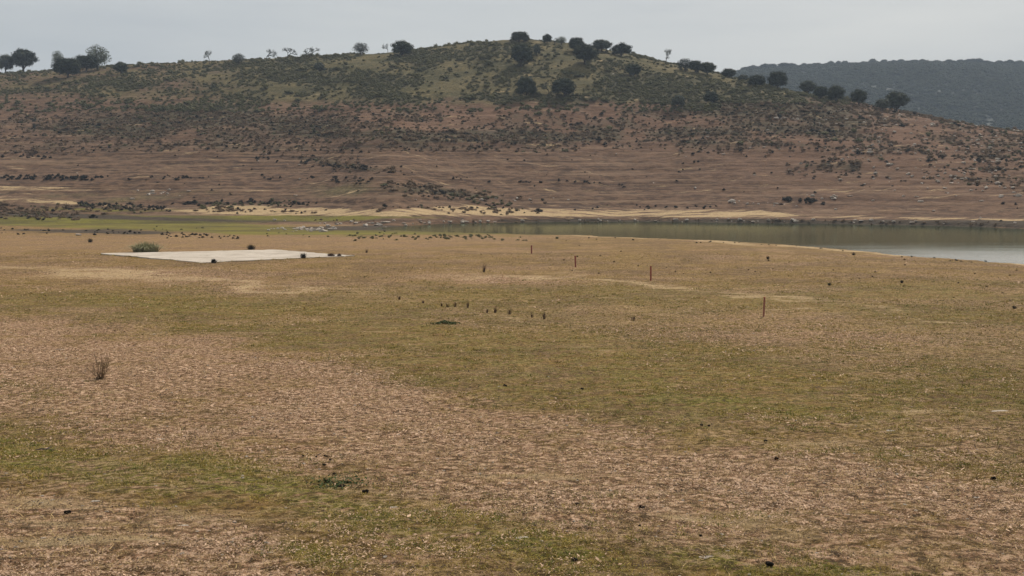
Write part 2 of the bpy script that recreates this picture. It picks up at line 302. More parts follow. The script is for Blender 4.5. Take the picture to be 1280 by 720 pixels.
# ------------------------------------------------------------------ what grows where
def band(px, row, up, lo, soft=10):
    u = np.interp(px, *up); l = np.interp(px, *lo); return sst(-soft, soft, row - u) * sst(-soft, soft, l - row)
def blob(px, row, cx, cy, rx, ry, a=0):
    dx = px - cx; dy = row - cy; c, s = math.cos(R(a)), math.sin(R(a)); u = (dx * c + dy * s) / rx; v = (-dx * s + dy * c) / ry
    return np.exp(-(u * u + v * v))
def zones(x, y, z):
    wx = (fbm(x / 7, y / 7, 140, 5) - .5) * np.minimum(y, 60) * .16; wy = (fbm(x / 5, y / 9, 150, 5) - .5) * np.minimum(y, 60) * .30
    px = 640 + F * (x + wx) / y; row = rowof(x, y, z) + (rowof(x, y, z) - HZ) * np.clip(wy / y, -.2, .2)
    hill = sst(-12, 6, y - np.interp(px, _pxs, _ds) + 4)
    near = 1 - hill
    litter = band(px, row, ([0, 200, 400, 640, 860, 1000, 1280], [398, 412, 458, 515, 556, 578, 606]), ([0, 300, 420, 500, 640, 760, 900, 1280], [530, 548, 575, 600, 622, 655, 690, 725]), 27)
    litter = np.clip(litter * (1 - .5 * sst(.50, .66, fbm(x / 1.9, y / 1.9, 170, 5))) + .30 * sst(.52, .66, fbm(x / 5, y / 5, 175, 5)), 0, 1)
    litter = np.maximum(litter, .9 * band(px, row, ([0, 100, 330, 420], [625, 620, 655, 730]), ([0, 1280], [1900, 1900]), 14) * (px < 430))
    for c in [(1000, 420, 260, 26, 4, .55), (640, 350, 110, 7, 3, .7), (240, 350, 220, 9, 4, .6), (1150, 545, 140, 10, 6, .35), (1050, 640, 260, 40, 8, .6), (600, 400, 40, 8, 0, .4), (560, 700, 60, 10, 0, .5), (1240, 560, 60, 40, 0, .5)]:
        litter = np.maximum(litter, c[5] * blob(px, row, *c[:5]))
    green = .38 * band(px, row, ([0, 1280], [352, 352]), ([0, 200, 400, 640, 860, 1280], [398, 412, 458, 515, 556, 600]), 12)
    for c in [(120, 585, 190, 36, 8, .9), (330, 590, 160, 28, 8, 1.0), (470, 640, 170, 34, 14, .85), (700, 680, 170, 30, 12, .7), (1010, 700, 200, 22, 5, 1.0), (930, 640, 60, 12, 10, .5), (40, 500, 60, 30, 0, .7), (975, 505, 150, 18, 3, .85),
              (1130, 520, 190, 22, 4, .6), (420, 712, 70, 12, 0, .8), (240, 375, 260, 14, 3, .5), (870, 392, 90, 8, 0, .5), (820, 480, 190, 20, 6, .5), (170, 668, 60, 9, 3, .6), (150, 695, 40, 6, 0, .6), (330, 408, 40, 7, 0, .6), (780, 640, 60, 14, 12, .5)]:
        green = np.maximum(green, c[5] * blob(px, row, *c[:5]))
    sand = 0 * px
    for c in [(130, 343, 170, 4.5, 4, .75), (300, 354, 170, 3.5, 4, .75), (40, 336, 70, 3, 3, .6), (650, 346, 75, 3.5, 1, .85), (800, 352, 90, 3, 4, .75), (940, 368, 120, 2.6, 4, .7), (1090, 380, 60, 3, 2, .5), (1220, 398, 90, 3, 3, .55), (1000, 395, 80, 3, 1, .5),
              (1130, 420, 50, 2.5, 0, .5), (60, 640, 120, 14, 0, .62), (130, 700, 160, 22, 0, .66), (250, 645, 60, 8, 5, .66), (690, 600, 120, 10, 10, .45), (1000, 655, 160, 12, 10, .42), (1215, 514, 30, 3, 2, .6), (1080, 560, 60, 5, 4, .45), (690, 395, 60, 2.5, 2, .5), (480, 706, 40, 6, 3, .5), (700, 650, 70, 7, 10, .45),
              (780, 296, 60, 1.3, 3, .9), (900, 302, 70, 1.3, 4, .8)]:
        sand = np.maximum(sand, c[5] * blob(px, row, *c[:5]))
    # pale strand of the far bank
    sand = np.maximum(sand, .85 * band(px, row, ([0, 60, 220, 300, 480, 560, 700, 940, 1000, 1280], [247, 249, 262, 257, 262, 257, 262, 262, 268, 274]), ([0, 60, 220, 300, 480, 560, 700, 940, 1000, 1280], [253, 254, 266, 268, 270, 269, 270.5, 271.5, 271, 277]), 2.2))
    dn_ = np.interp(px, _pxs, _dn) + (fbm(x / 7, y / 7, 12) - .5) * 9 - y
    rim = sst(-4, 0, dn_) * sst(7, 3, dn_) * sst(690, 740, px); sand = np.maximum(sand, .8 * rim * sst(.42, .58, fbm(x / 5, y / 9, 161)))
    litter = np.maximum(litter, .3 * band(px, row, ([-900, 2300], [294, 294]), ([-900, 500, 760, 2300], [314, 314, 296, 290]), 4))
    sand = np.where(row < 290, sand * (.72 + .5 * sst(.35, .65, fbm(x / 16, y / 5, 160))) * np.interp(px, [0, 200, 330, 930, 1000], [.6, .7, .95, .95, .8]), sand)
    sand = np.maximum(sand, .5 * band(px, row, ([-200, 60, 130], [232, 233, 238]), ([-200, 60, 200], [237, 238, 239]), 2)) * (1 - .0)
    valley = band(px, row, ([-900, 0, 200, 500, 2300], [256, 256, 270, 276, 276]), ([-900, 0, 300, 480, 620, 2300], [292, 292, 297, 295, 294, 294]), 2.5)
    lush = np.clip(1.0 * blob(px, row, 230, 284, 190, 7, 2) + .8 * blob(px, row, 420, 289, 120, 4, 1) + .7 * blob(px, row, 60, 278, 160, 6, 0) + .7 * blob(px, row, 230, 273, 200, 4, 1) + .7 * blob(px, row, 400, 272, 180, 3, 0) + .5 * blob(px, row, 120, 262, 160, 4, 0) + .5 * blob(px, row, 620, 292, 160, 4, 1), 0, 1)
    mud = np.clip(.6 * blob(px, row, 60, 268, 130, 3, 2) + .4 * blob(px, row, 250, 276, 110, 2.5, 1) + .9 * blob(px, row, 440, 285, 90, 3.2, 0) + .6 * blob(px, row, 150, 291, 120, 2.5, 1) + .8 * blob(px, row, 520, 286, 60, 3, 0), 0, 1)
    mud = np.maximum(mud, .85 * band(px, row, ([-900, 480, 620, 960, 2300], [400, 400, 273.5, 274, 281]), ([-900, 480, 620, 960, 1280, 2300], [280, 280, 278, 279.5, 286, 297]), 2) * (px > 560))
    mud = np.clip(mud + .35 * blob(px, row, 90, 270, 200, 3, 1) + .35 * blob(px, row, 330, 276, 160, 2, 1) + .6 * blob(px, row, 120, 288, 140, 3, 0), 0, 1)
    # hill zones
    red = np.clip(sst(190, 140, row) * .2 + blob(px, row, 1150, 200, 300, 60) * .9 + blob(px, row, 800, 160, 300, 28) * .7 + blob(px, row, 560, 150, 200, 20) * .5, 0, 1)
    turf = np.clip(np.interp(px, [0, 250, 420], [.5, .6, 1]) * sst(142 + (px > 900) * 0, 112, row) * sst(1150, 950, px) + blob(px, row, 120, 245, 300, 14) * .35 + blob(px, row, 450, 238, 80, 10) * .5, 0, 1)
    scrub = scrubden(px, row, x, y)
    return (litter, green, sand), (lush, mud, hill), (np.clip(scrub * 1.0, 0, 1), red, turf)
def scrubden(px, row, x, y):
    """how thickly the far slope is grown over, with shade under two oaks put in as growth, 0..1"""
    s = 0 * px
    for c in [(450, 100, 190, 10, 3, .9), (560, 122, 190, 5, 1, .9), (420, 88, 60, 8, 0, .6), (560, 72, 160, 7, -3, .55), (830, 110, 120, 22, 6, .9), (860, 130, 130, 12, 4, 1.), (700, 122, 80, 5, 0, 1.), (160, 106, 60, 5, 8, .9), (200, 115, 50, 4, 4, .9), (60, 112, 90, 4, -3, .5),  # the strip below the paired mid-slope oaks paints their shade as scrub
              (280, 150, 200, 18, 3, .75), (180, 165, 160, 9, 3, .9), (420, 165, 200, 8, 3, .85), (640, 170, 260, 9, 0, .8), (800, 165, 160, 10, 0, .7), (1010, 135, 130, 8, 8, .7), (1030, 165, 180, 10, 5, .5), (330, 160, 60, 12, 0, .7), (900, 178, 160, 4, 2, .7),
              (1080, 208, 90, 9, 0, .55), (1220, 225, 70, 6, 0, .4), (1180, 190, 130, 24, 4, .5), (1060, 150, 120, 10, 6, .7), (560, 240, 90, 6, 5, .5), (380, 198, 50, 3, 4, .7), (430, 207, 50, 3, 8, .7), (680, 80, 180, 14, 0, .4), (940, 128, 90, 16, 8, .6), (20, 270, 60, 5, 0, .5), (210, 262, 120, 3, 1, .8), (560, 262, 90, 3, 2, .4)]:
        s = np.maximum(s, c[5] * blob(px, row, *c[:5]))
    n = fbm(x / 22, y / 30, 61); n2 = fbm(x / 7, y / 10, 66)
    s = s * sst(.28, .58, n) * 1.25 + .25 * sst(.55, .7, n) * sst(190, 150, row)
    s = np.maximum(s, .62 * sst(.40, .62, n) * sst(150, 128, row + (px - 640) * .0) * sst(1180, 1000, px) * np.interp(px, [0, 220, 360], [.35, .5, 1])); s = np.maximum(s, .45 * sst(.35, .6, fbm(x / 12, y / 16, 69)) * sst(196, 184, row) * sst(125, 140, row))
    for c in [(651, 70, 30, 16), (731, 68, 32, 16), (792, 88, 20, 12), (658, 106, 28, 14), (706, 106, 30, 14), (890, 122, 18, 9), (848, 127, 14, 7), (85, 88, 26, 9), (151, 88, 14, 7)]: s = s * (1 - .85 * blob(px, row, c[0], c[1] , c[2], c[3]))
    return np.clip(s * (.5 + n2), 0, 1)

# ------------------------------------------------------------------ ground sheet
px_c = np.concatenate([640 - np.geomspace(60000, 1600, 16), np.linspace(-900, -90, 40), np.arange(-70, 1351, 3.6), np.linspace(1375, 2300, 44), 640 + np.geomspace(1740, 60000, 16)])
d_r = np.concatenate([[1.0, 2, 3, 4], np.array([(ZC - 3.0) * F / r for r in np.arange(1130, 640, -5.)])])
d_r = np.concatenate([[1.2, 2, 3, 4, 5, 5.8], np.exp(np.linspace(math.log(6.5), math.log(190), 330)), np.arange(191, 330, 1.1), np.arange(331, 640, 1.35), np.geomspace(645, 5000, 40)])
Yg, PXg = np.meshgrid(d_r, px_c, indexing='ij'); Xg = (PXg - 640) / F * Yg; Zg = H(Xg, Yg)
nr, nc = Yg.shape
idx = np.arange(nr * nc).reshape(nr, nc)
quads = np.stack([idx[:-1, :-1], idx[:-1, 1:], idx[1:, 1:], idx[1:, :-1]], -1).reshape(-1, 4)
def fastmesh(name, co, q, mt, smooth=True):
    m = bpy.data.meshes.new(name); m.vertices.add(len(co)); m.vertices.foreach_set('co', co.astype(np.float32).ravel())
    m.loops.add(q.size); m.loops.foreach_set('vertex_index', q.astype(np.int32).ravel()); m.polygons.add(len(q))
    m.polygons.foreach_set('loop_start', np.arange(0, q.size, q.shape[1], dtype=np.int32)); m.polygons.foreach_set('use_smooth', np.full(len(q), smooth))
    m.materials.append(mt); m.update(calc_edges=True); return m
def set_zone(m, name, t):
    a = m.color_attributes.new(name, 'FLOAT_COLOR', 'POINT'); d = np.ones((len(t[0].ravel()), 4), np.float32)
    for i in range(3): d[:, i] = np.asarray(t[i]).ravel()
    a.data.foreach_set('color', d.ravel())
gm = fastmesh('ground', np.stack([Xg, Yg, Zg], -1).reshape(-1, 3), quads, M['ground'])
for nme, t in zip(('zone_a', 'zone_b', 'zone_c'), zones(Xg, Yg, Zg)): set_zone(gm, nme, t)
tag(link('ground', gm), 'grazed field running down to the lake and up the scrubby hill', kind='structure')

# water
wv = [(-70, 100, 0), (700, 60, 0), (700, 420, 0), (-70, 420, 0)]
tag(link('water', mesh('water', wv, [(0, 1, 2, 3)], M['water'])), 'narrow green lake arm below the far bank', kind='structure')

# distant hill
FR = ([700, 860, 925, 950, 980, 1040, 1100, 1200, 1280, 1500, 2300], [128, 104, 86, 82, 81, 78, 76, 75, 77, 84, 120])
def HF(x, y):
    px = 640 + F * x / y; zc = ZC + (HZ - _sm(px, FR)) * 1500 / F
    t = (y - 850) / 650; g_ = np.interp(t, [0, .2, .5, .8, 1, 1.2, 1.6, 2.5], [0, .12, .47, .85, 1, 1.04, .95, .3])
    return 5 + (zc - 5) * g_ * .985 + (fbm(x / 90, y / 120, 71) - .5) * 16 * sst(0, .3, t) * (1 - .8 * sst(.8, 1, t)) + (fbm(x / 25, y / 25, 75) - .5) * 5 * (1 - .6 * sst(.8, 1, t))
yy = np.concatenate([np.linspace(850, 1700, 90), np.linspace(1750, 3000, 14)]); pp = np.linspace(640, 2300, 330)
Y2, P2 = np.meshgrid(yy, pp, indexing='ij'); X2 = (P2 - 640) / F * Y2; Z2 = HF(X2, Y2); i2 = np.arange(Y2.size).reshape(Y2.shape)
q2 = np.stack([i2[:-1, :-1], i2[:-1, 1:], i2[1:, 1:], i2[1:, :-1]], -1).reshape(-1, 4)
m, nt, b = mat('distant_slope'); g = G(nt); P = g.n('ShaderNodeNewGeometry').outputs['Position']
c = g.mix(g.step(g.noise(g.scalev(P, (1, 1, 3)), .012, 8, .7), .4, .62), (.026, .031, .019), (.046, .050, .030)); g.set(b.inputs['Base Color'], c); M['far'] = m
tag(link('distant_hill', fastmesh('distant_hill', np.stack([X2, Y2, Z2], -1).reshape(-1, 3), q2, M['far'])), 'hazy blue wooded hill beyond the lake', kind='structure')

# ------------------------------------------------------------------ scattering (geometry nodes over a cloud of points)
def protos(name, meshes):
    c = bpy.data.collections.new(name)
    for i, m in enumerate(meshes):
        o = bpy.data.objects.new('%s_%s' % (name, 'abcdefghij'[i]), m); c.objects.link(o)
    return c
def scatter(name, pts, rot, scl, coll, nvar, label, kind='stuff', parent=None):
    pts = np.asarray(pts, np.float32); n = len(pts)
    m = bpy.data.meshes.new(name); m.vertices.add(n); m.vertices.foreach_set('co', pts.ravel())
    a = m.attributes.new('rot', 'FLOAT_VECTOR', 'POINT'); a.data.foreach_set('vector', np.asarray(rot, np.float32).ravel())
    a = m.attributes.new('scl', 'FLOAT_VECTOR', 'POINT'); a.data.foreach_set('vector', np.asarray(scl, np.float32).ravel())
    a = m.attributes.new('var', 'INT', 'POINT'); a.data.foreach_set('value', rng.integers(0, nvar, n).astype(np.int32))
    m.update()
    o = link(name, m, parent)
    ng = bpy.data.node_groups.new(name, 'GeometryNodeTree')
    ng.interface.new_socket('Geometry', in_out='INPUT', socket_type='NodeSocketGeometry'); ng.interface.new_socket('Geometry', in_out='OUTPUT', socket_type='NodeSocketGeometry')
    N, L = ng.nodes, ng.links
    gi = N.new('NodeGroupInput'); go = N.new('NodeGroupOutput'); ip = N.new('GeometryNodeInstanceOnPoints'); ci = N.new('GeometryNodeCollectionInfo')
    ci.inputs['Collection'].default_value = coll; ci.inputs['Separate Children'].default_value = True; ci.inputs['Reset Children'].default_value = True
    def na(t, nm):
        q = N.new('GeometryNodeInputNamedAttribute'); q.data_type = t; q.inputs['Name'].default_value = nm; return q.outputs[0]
    e2r = N.new('FunctionNodeEulerToRotation')
    L.new(gi.outputs[0], ip.inputs['Points']); L.new(ci.outputs[0], ip.inputs['Instance']); ip.inputs['Pick Instance'].default_value = True
    L.new(na('INT', 'var'), ip.inputs['Instance Index']); L.new(na('FLOAT_VECTOR', 'rot'), e2r.inputs[0]); L.new(e2r.outputs[0], ip.inputs['Rotation']); L.new(na('FLOAT_VECTOR', 'scl'), ip.inputs['Scale'])
    L.new(ip.outputs[0], go.inputs[0])
    md = o.modifiers.new('scatter', 'NODES'); md.node_group = ng
    return tag(o, label, kind=kind)
def rz(n, tilt=.15): return np.stack([rng.normal(0, tilt, n), rng.normal(0, tilt, n), rng.uniform(0, 6.283, n)], -1)

# ---- meshes of plants and stones
ICO_V, ICO_F = None, None
def ico(sub=1):
    import bmesh
    bm = bmesh.new(); bmesh.ops.create_icosphere(bm, subdivisions=sub, radius=1); v = np.array([p.co[:] for p in bm.verts]); f = [tuple(q.index for q in a.verts) for a in bm.faces]; bm.free(); return v, f
I1 = ico(1); I2 = ico(2); I3 = ico(3)
def leafcards(mb, C, N_, size, asp=.55, up=.2):
    """many small leaf-shaped faces at points C, roughly facing N_"""
    n = len(C); nn = N_ + rng.normal(0, .55, (n, 3)); nn[:, 2] += up; nn /= np.linalg.norm(nn, axis=1)[:, None] + 1e-9
    t = np.cross(nn, rng.normal(0, 1, (n, 3))); t /= np.linalg.norm(t, axis=1)[:, None] + 1e-9; b_ = np.cross(nn, t)
    s = size * rng.uniform(.6, 1.35, n)[:, None]
    for i in range(n):
        a, bb, c = t[i] * s[i], b_[i] * s[i] * asp, C[i]
        mb.add([c - a, c + bb, c + a, c - bb], [(0, 1, 2, 3)])
def blobs_to_mesh(mb, lobes, per, size, core=.72, sub=I1, asp=.55):
    for (c, r) in lobes:
        c = np.array(c); r = np.array(r)
        if core: 
            v = sub[0] * (r * core) * (1 + rng.normal(0, .09, (len(sub[0]), 1))) + c; mb.add(v, sub[1])
        n = max(6, int(per * (r[0] * r[1] + r[0] * r[2]) / 2)); d = rng.normal(0, 1, (n, 3)); d /= np.linalg.norm(d, axis=1)[:, None]
        k = rng.uniform(.72, 1.12, (n, 1)); leafcards(mb, c + d * r * k, d, size, asp)
def oak(seed, dense=True):
    """crown 2 wide, 2 high from 0 to 2 (unit box), trunk below; returned separately"""
    rs = np.random.default_rng(seed); lob = []
    n = rs.integers(13, 18)
    ax = rs.uniform(.85, 1.0); n += 3
    for i in range(n):
        dz = -.72 + 1.72 * (i + .5) / n; a = 2.4 * i + rs.uniform(-.35, .35); q = math.sqrt(max(0, 1 - dz * dz)) * rs.uniform(.85, 1.1); r = rs.uniform(.26, .42)
        lob.append(((.62 * q * math.cos(a), .62 * q * math.sin(a) * ax, 1.06 + .60 * dz + rs.uniform(-.06, .06)), (r, r, r * rs.uniform(.75, .95))))
    lob.append(((rs.uniform(-.1, .1), 0, 1.08), (.6, .6, .58)))
    if rs.random() < .5: a = rs.uniform(0, 6.28); lob.append(((.8 * math.cos(a), .5 * math.sin(a), .62), (.3, .3, .22)))
    mb = MB(); blobs_to_mesh(mb, lob, 1500 if dense else 800, .050 if dense else .055, .74 if dense else 0)
    crown = mb.mesh('crown', M['oak'])
    tb = MB(); pts = [(0, 0, -.15), (rs.uniform(-.04, .04), 0, .25), (rs.uniform(-.1, .1), rs.uniform(-.05, .05), .6)]
    tb.tube(pts, [.085, .065, .05], 8)
    for c, r in lob[:n:2 if dense else 1]:
        p0 = np.array(pts[2]) if rs.random() < .6 else np.array(pts[1]); p1 = (p0 + np.array(c)) / 2 + rs.normal(0, .05, 3); p1[2] -= .03
        tb.tube([p0, p1, c], [.04, .026, .010], 5)
    return crown, tb.mesh('trunk', M['bark'], True)
def bare(seed, leaf=0):
    rs = np.random.default_rng(seed); tb = MB(); cb = MB(); ends = []
    def grow(p, d, l, r, k):
        q = p + d * l + rs.normal(0, .02, 3); tb_ = tb if k < 2 else cb
        tb_.tube([p, (p + q) / 2 + rs.normal(0, .02, 3), q], [r, r * .85, r * .62], 5 if k < 2 else 3, cap=False)
        if k >= 5: ends.append(q); return
        for _ in range(3 if k in (1, 2, 3) else 2):
            e = d + rs.normal(0, .52, 3); e[2] = e[2] * .7 + .16; e /= np.linalg.norm(e); grow(q, e, l * rs.uniform(.62, .85), r * .70, k + 1)
    grow(np.array([0, 0, -.15]), np.array([rs.uniform(-.15, .15), 0, 1.]), .62, .075, 0)
    if leaf: 
        E = np.array(ends); E = np.repeat(E, leaf, 0) + rs.normal(0, .06, (len(E) * leaf, 3)); leafcards(cb, E, rng.normal(0, 1, E.shape), .045)
    V = np.array(cb.v); w = max(np.abs(V[:, :2]).max(), .1)
    return cb, tb
def bare_mesh(seed, leaf, cm):
    cb, tb = bare(seed, leaf); V = np.array(cb.v + tb.v); lo = V[:, :2].min(0); hi = V[:, :2].max(0); top = V[:, 2].max(); k = 2 / (hi - lo).max(); kz = 2 / top
    for q in (cb, tb): q.v = [(p[0] * k, p[1] * k, p[2] * kz) for p in q.v]
    return cb.mesh('crown', cm), tb.mesh('trunk', M['bark'])
OAKS = [oak(s) for s in (11, 12, 13, 14, 15, 16, 17)]
AIRY = [oak(s, False) for s in (31, 32, 33)]
BARE = [bare_mesh(s, 0, M['twig']) for s in (41, 42, 43, 44)]
THIN = [bare_mesh(s, 3, M['greyleaf']) for s in (51, 52, 53)]
def recol(me, mt): m = me.copy(); m.materials.clear(); m.materials.append(mt); return m
PALE = [(recol(bare_mesh(s, 5, M['olive'])[0], M['olive']), bare_mesh(s, 0, M['olive'])[1]) for s in (61, 62)]
GREY = [(recol(c, M['greyleaf']), t) for c, t in OAKS[:4]]
AIRYG = [(recol(c, M['greyleaf']), t) for c, t in AIRY]; AIRYP = [(recol(c, M['olive']), t) for c, t in AIRY]
KIND = {'oak': ('holm_oak', OAKS), 'airy': ('airy_tree', AIRY), 'grey': ('grey_leaved_tree', GREY), 'airygrey': ('grey_leaved_tree', AIRYG), 'pale': ('pale_olive_tree', AIRYP), 'bare': ('bare_tree', BARE), 'thin': ('thin_tree', THIN)}
def tree(kind, px, base, w, h, label, cat='tree', group=None, yaw=None, d=None, pos=None):
    nm, vs = KIND[kind]; x, y, z = pos if pos is not None else at(px, base, 230)
    if base < rowof(x, y, z) - .2 and pos is None: pass
    e = bpy.data.objects.new(nm, None); COL.objects.link(e); e.location = (x, y, z - .25); e.rotation_euler.z = random.uniform(0, 6.28) if yaw is None else yaw
    sc = y / F; sz = (rowof(x, y, z) - (base - h)) * sc if pos is None else h * sc
    e.scale = (w * sc / 1.85, w * sc / 1.85, max(sz, h * sc * .6) / 2)
    c, t = random.choice(vs); link('crown', c, e); link('trunk', t, e)
    return tag(e, label, cat, group)
SK = 'trees along the skyline of the near hill'; SL = 'oaks standing on the near hillside'; SH = 'trees down the right shoulder of the hill'
TREES = [
 ('grey', 7, 90, 22, 25, 'grey-green round tree at the left edge, beside the dark spreading oak', SK),
 ('oak', 29, 88, 38, 30, 'broad dark oak with arching crown, leftmost dark oak on the skyline', SK),
 ('pale', 72, 82, 15, 21, 'small pale wispy tree behind the darkest oak of the left clump', SK),
 ('oak', 85, 97, 37, 27, 'darkest low oak with short leaning trunk, in front of the left clump', SK),
 ('oak', 108, 89, 32, 22, 'dark bushy oak between the leaning oak and the tall pale tree', SK),
 ('pale', 122, 87, 33, 33, 'tall pale olive-green airy tree, highest of the left clump', SK),
 ('oak', 151, 93, 21, 18, 'small round dark oak just right of the tall pale tree', SK),
 ('thin', 262, 80, 15, 18, 'spindly leaning sapling alone on the left skyline', SK),
 ('airygrey', 298, 81, 17, 16, 'small brownish round tree right of the spindly leaning sapling', SK),
 ('thin', 333, 75, 17, 15, 'small nearly leafless tree, leftmost of three bare crowns on the skyline', SK),
 ('thin', 359, 74, 21, 15, 'nearly leafless tree, middle one of three bare crowns on the skyline', SK),
 ('thin', 388, 74, 27, 16, 'nearly leafless domed tree, widest of three bare crowns on the skyline', SK),
 ('grey', 399, 90, 15, 14, 'low grey-green tree on the slope below the widest bare tree', SL),
 ('airygrey', 451, 69, 21, 18, 'grey half-leafed tree between the bare trees and the round dark oak', SK),
 ('thin', 485, 63, 9, 10, 'tiny grey tree touching the left side of the round dark oak', SK),
 ('oak', 502, 71, 29, 23, 'round dark oak alone on the skyline left of the summit', SK),
 ('oak', 649, 53, 24, 15, 'flat-topped dark oak on the very summit above a big round oak', SK),
 ('oak', 651, 83, 33, 32, 'big round dark oak on the slope right below the summit', SL),
 ('grey', 671, 70, 11, 17, 'narrow grey tree touching the big oak below the summit', SL),
 ('oak', 684, 54, 13, 13, 'small dark round tree right of the summit oak on the skyline', SK),
 ('thin', 693, 55, 10, 9, 'tiny thin grey tree between two small summit trees', SK),
 ('pale', 702, 56, 14, 12, 'pale wispy tree right of the small round summit tree', SK),
 ('oak', 720, 64, 21, 19, 'dark oak on the skyline behind the largest slope oak', SK),
 ('oak', 731, 80, 36, 28, 'wide dark oak in front of the skyline oaks right of the summit', SL),
 ('grey', 752, 64, 27, 16, 'grey-green spreading tree in a row between two dark skyline oaks', SK),
 ('oak', 777, 71, 26, 19, 'dark flat oak, last of the summit row before the bare drop', SK),
 ('oak', 792, 96, 22, 19, 'small dark round oak alone on the slope below the summit row', SL),
 ('thin', 833, 80, 17, 20, 'slender open-crowned tree standing alone on the descending skyline', SK),
 ('airy', 856, 88, 22, 17, 'open umbrella-shaped tree, first of the clump on the descending skyline', SK),
 ('oak', 869, 90, 18, 16, 'dark umbrella oak, middle of the clump on the descending skyline', SK),
 ('oak', 884, 93, 23, 17, 'dark low oak, last of the clump on the descending skyline', SK),
 ('oak', 658, 122, 29, 29, 'left one of the two dark oaks standing over a dark strip mid slope', SL),
 ('thin', 686, 119, 13, 19, 'thin grey tree between the two mid-slope dark oaks', SL),
 ('oak', 706, 122, 35, 28, 'right one of the two dark oaks standing over a dark strip mid slope', SL),
 ('grey', 848, 134, 19, 17, 'dim scrubby tree in the dark thicket, left of its pair', SL),
 ('oak', 890, 131, 22, 19, 'dim dark tree in the thicket right of the slope, right of its pair', SL),
 ('oak', 911, 97, 21, 13, 'low dark oak against the distant hill, highest on the right shoulder', SH),
 ('grey', 929, 101, 14, 9, 'very low grey tree below the highest oak of the right shoulder', SH),
 ('oak', 946, 109, 23, 17, 'dark oak beside the taller oak, against the distant hill', SH),
 ('oak', 972, 111, 27, 24, 'tall broad dark oak at the middle of the right shoulder', SH),
 ('grey', 1010, 118, 25, 20, 'grey-green oak, leftmost of a group of three on the right shoulder', SH),
 ('oak', 1026, 123, 19, 17, 'dark oak, middle of a group of three on the right shoulder', SH),
 ('oak', 1045, 128, 24, 24, 'taller dark oak, rightmost of a group of three on the right shoulder', SH),
 ('oak', 1073, 131, 22, 22, 'round dark oak standing alone between the three oaks and the last pair', SH),
 ('grey', 1103, 138, 22, 17, 'low grey tree touching the last oak of the right shoulder', SH),
 ('oak', 1121, 139, 32, 27, 'last and widest dark oak on the right shoulder, with open crown', SH),
]
for k, px, bs, w, h, lab, grp in TREES: tree(k, px, bs, w, h, lab, 'tree', grp)

# far trees on the distant skyline
def far_at(px):
    d = np.linspace(1200, 1700, 400); x = (px - 640) / F * d; z = HF(x, d); i = int(np.argmin(rowof(x, d, z))); return x[i], d[i], z[i]
for px, w, h in [(1005, 6, 5), (1039, 7, 6), (1048, 6, 6), (1056, 7, 6), (1091, 8, 8), (1105, 8, 6), (1117, 8, 5), (1127, 9, 6), (1143, 9, 5), (1153, 8, 6), (1170, 9, 4), (1186, 8, 5), (1200, 8, 5), (1212, 9, 6), (1217, 7, 7), (1223, 10, 8), (1233, 8, 5), (1249, 8, 5), (1262, 9, 6), (1275, 8, 5),
                 (932, 12, 6), (941, 14, 7), (957, 13, 7), (966, 12, 6), (980, 14, 7), (990, 10, 6), (1018, 8, 4)]:
    x, y, z = far_at(px); e = tree('grey', px, 0, w, h, 'small hazy tree on the crest of the distant hill', 'tree', 'trees on the crest of the distant hill', pos=(x, y, z))
    e.name = 'far_tree'; e.location.z -= h * y / F * .32; e.scale.z *= 1.15; e.scale.x *= 1.25; e.scale.y *= 1.25

# ------------------------------------------------------------------ shrubs
def shrub(seed, mt, n=9, per=520, size=.055, spread=.55):
    rs = np.random.default_rng(seed); mb = MB(); lob = []
    for i in range(n):
        a = rs.uniform(0, 6.28); rr = rs.uniform(0, spread); r = rs.uniform(.2, .36)
        lob.append(((rr * math.cos(a), rr * math.sin(a), rs.uniform(.1, .55) * (1.1 - rr)), (r, r, r * .8)))
    blobs_to_mesh(mb, lob, per, size, .7); return mb.mesh('shrub', mt)
def shrubset(mt, s0, **k): return [shrub(s0 + i, mt, **k) for i in range(4)]
SC = {'scrub': shrubset(M['scrub'], 100), 'brownscrub': shrubset(M['brownscrub'], 110), 'darkscrub': shrubset(M['darkscrub'], 120, n=6)}
PC = {k: protos(k + '_source', v) for k, v in SC.items()}
# candidates over the slope, uniform on the ground
def cand(n, y0, y1, p0, p1):
    y = np.sqrt(rng.uniform(y0 ** 2, y1 ** 2, n)); px = rng.uniform(p0, p1, n); x = (px - 640) / F * y; z = H(x, y); return px, rowof(x, y, z), x, y, z
allshrubs = {'scrub': [], 'brownscrub': [], 'darkscrub': []}
px, row, x, y, z = cand(150000, 236, 620, -150, 1430)
den = scrubden(px, row, x, y); t = (y - np.interp(px, _pxs, _ds)) / (np.interp(px, _pxs, _dc) - np.interp(px, _pxs, _ds))
ok = (t > .02) & (t < 1.35) & (z > .6) & (rng.random(len(px)) < den * .85 + .02 * (row < 190))
for i in np.where(ok)[0]:
    top = row[i] < 140 - 10 * (px[i] > 900)
    k = 'scrub' if (top or rng.random() < .12) else 'brownscrub'
    if not top and rng.random() < .17: k = 'darkscrub'
    s = rng.uniform(.5, 1.35) * (1.45 if top else 1.1) * (2.0 if rng.random() < .05 else 1); allshrubs[k].append((x[i], y[i], z[i], s, s * rng.uniform(.55, .95), px[i], row[i]))
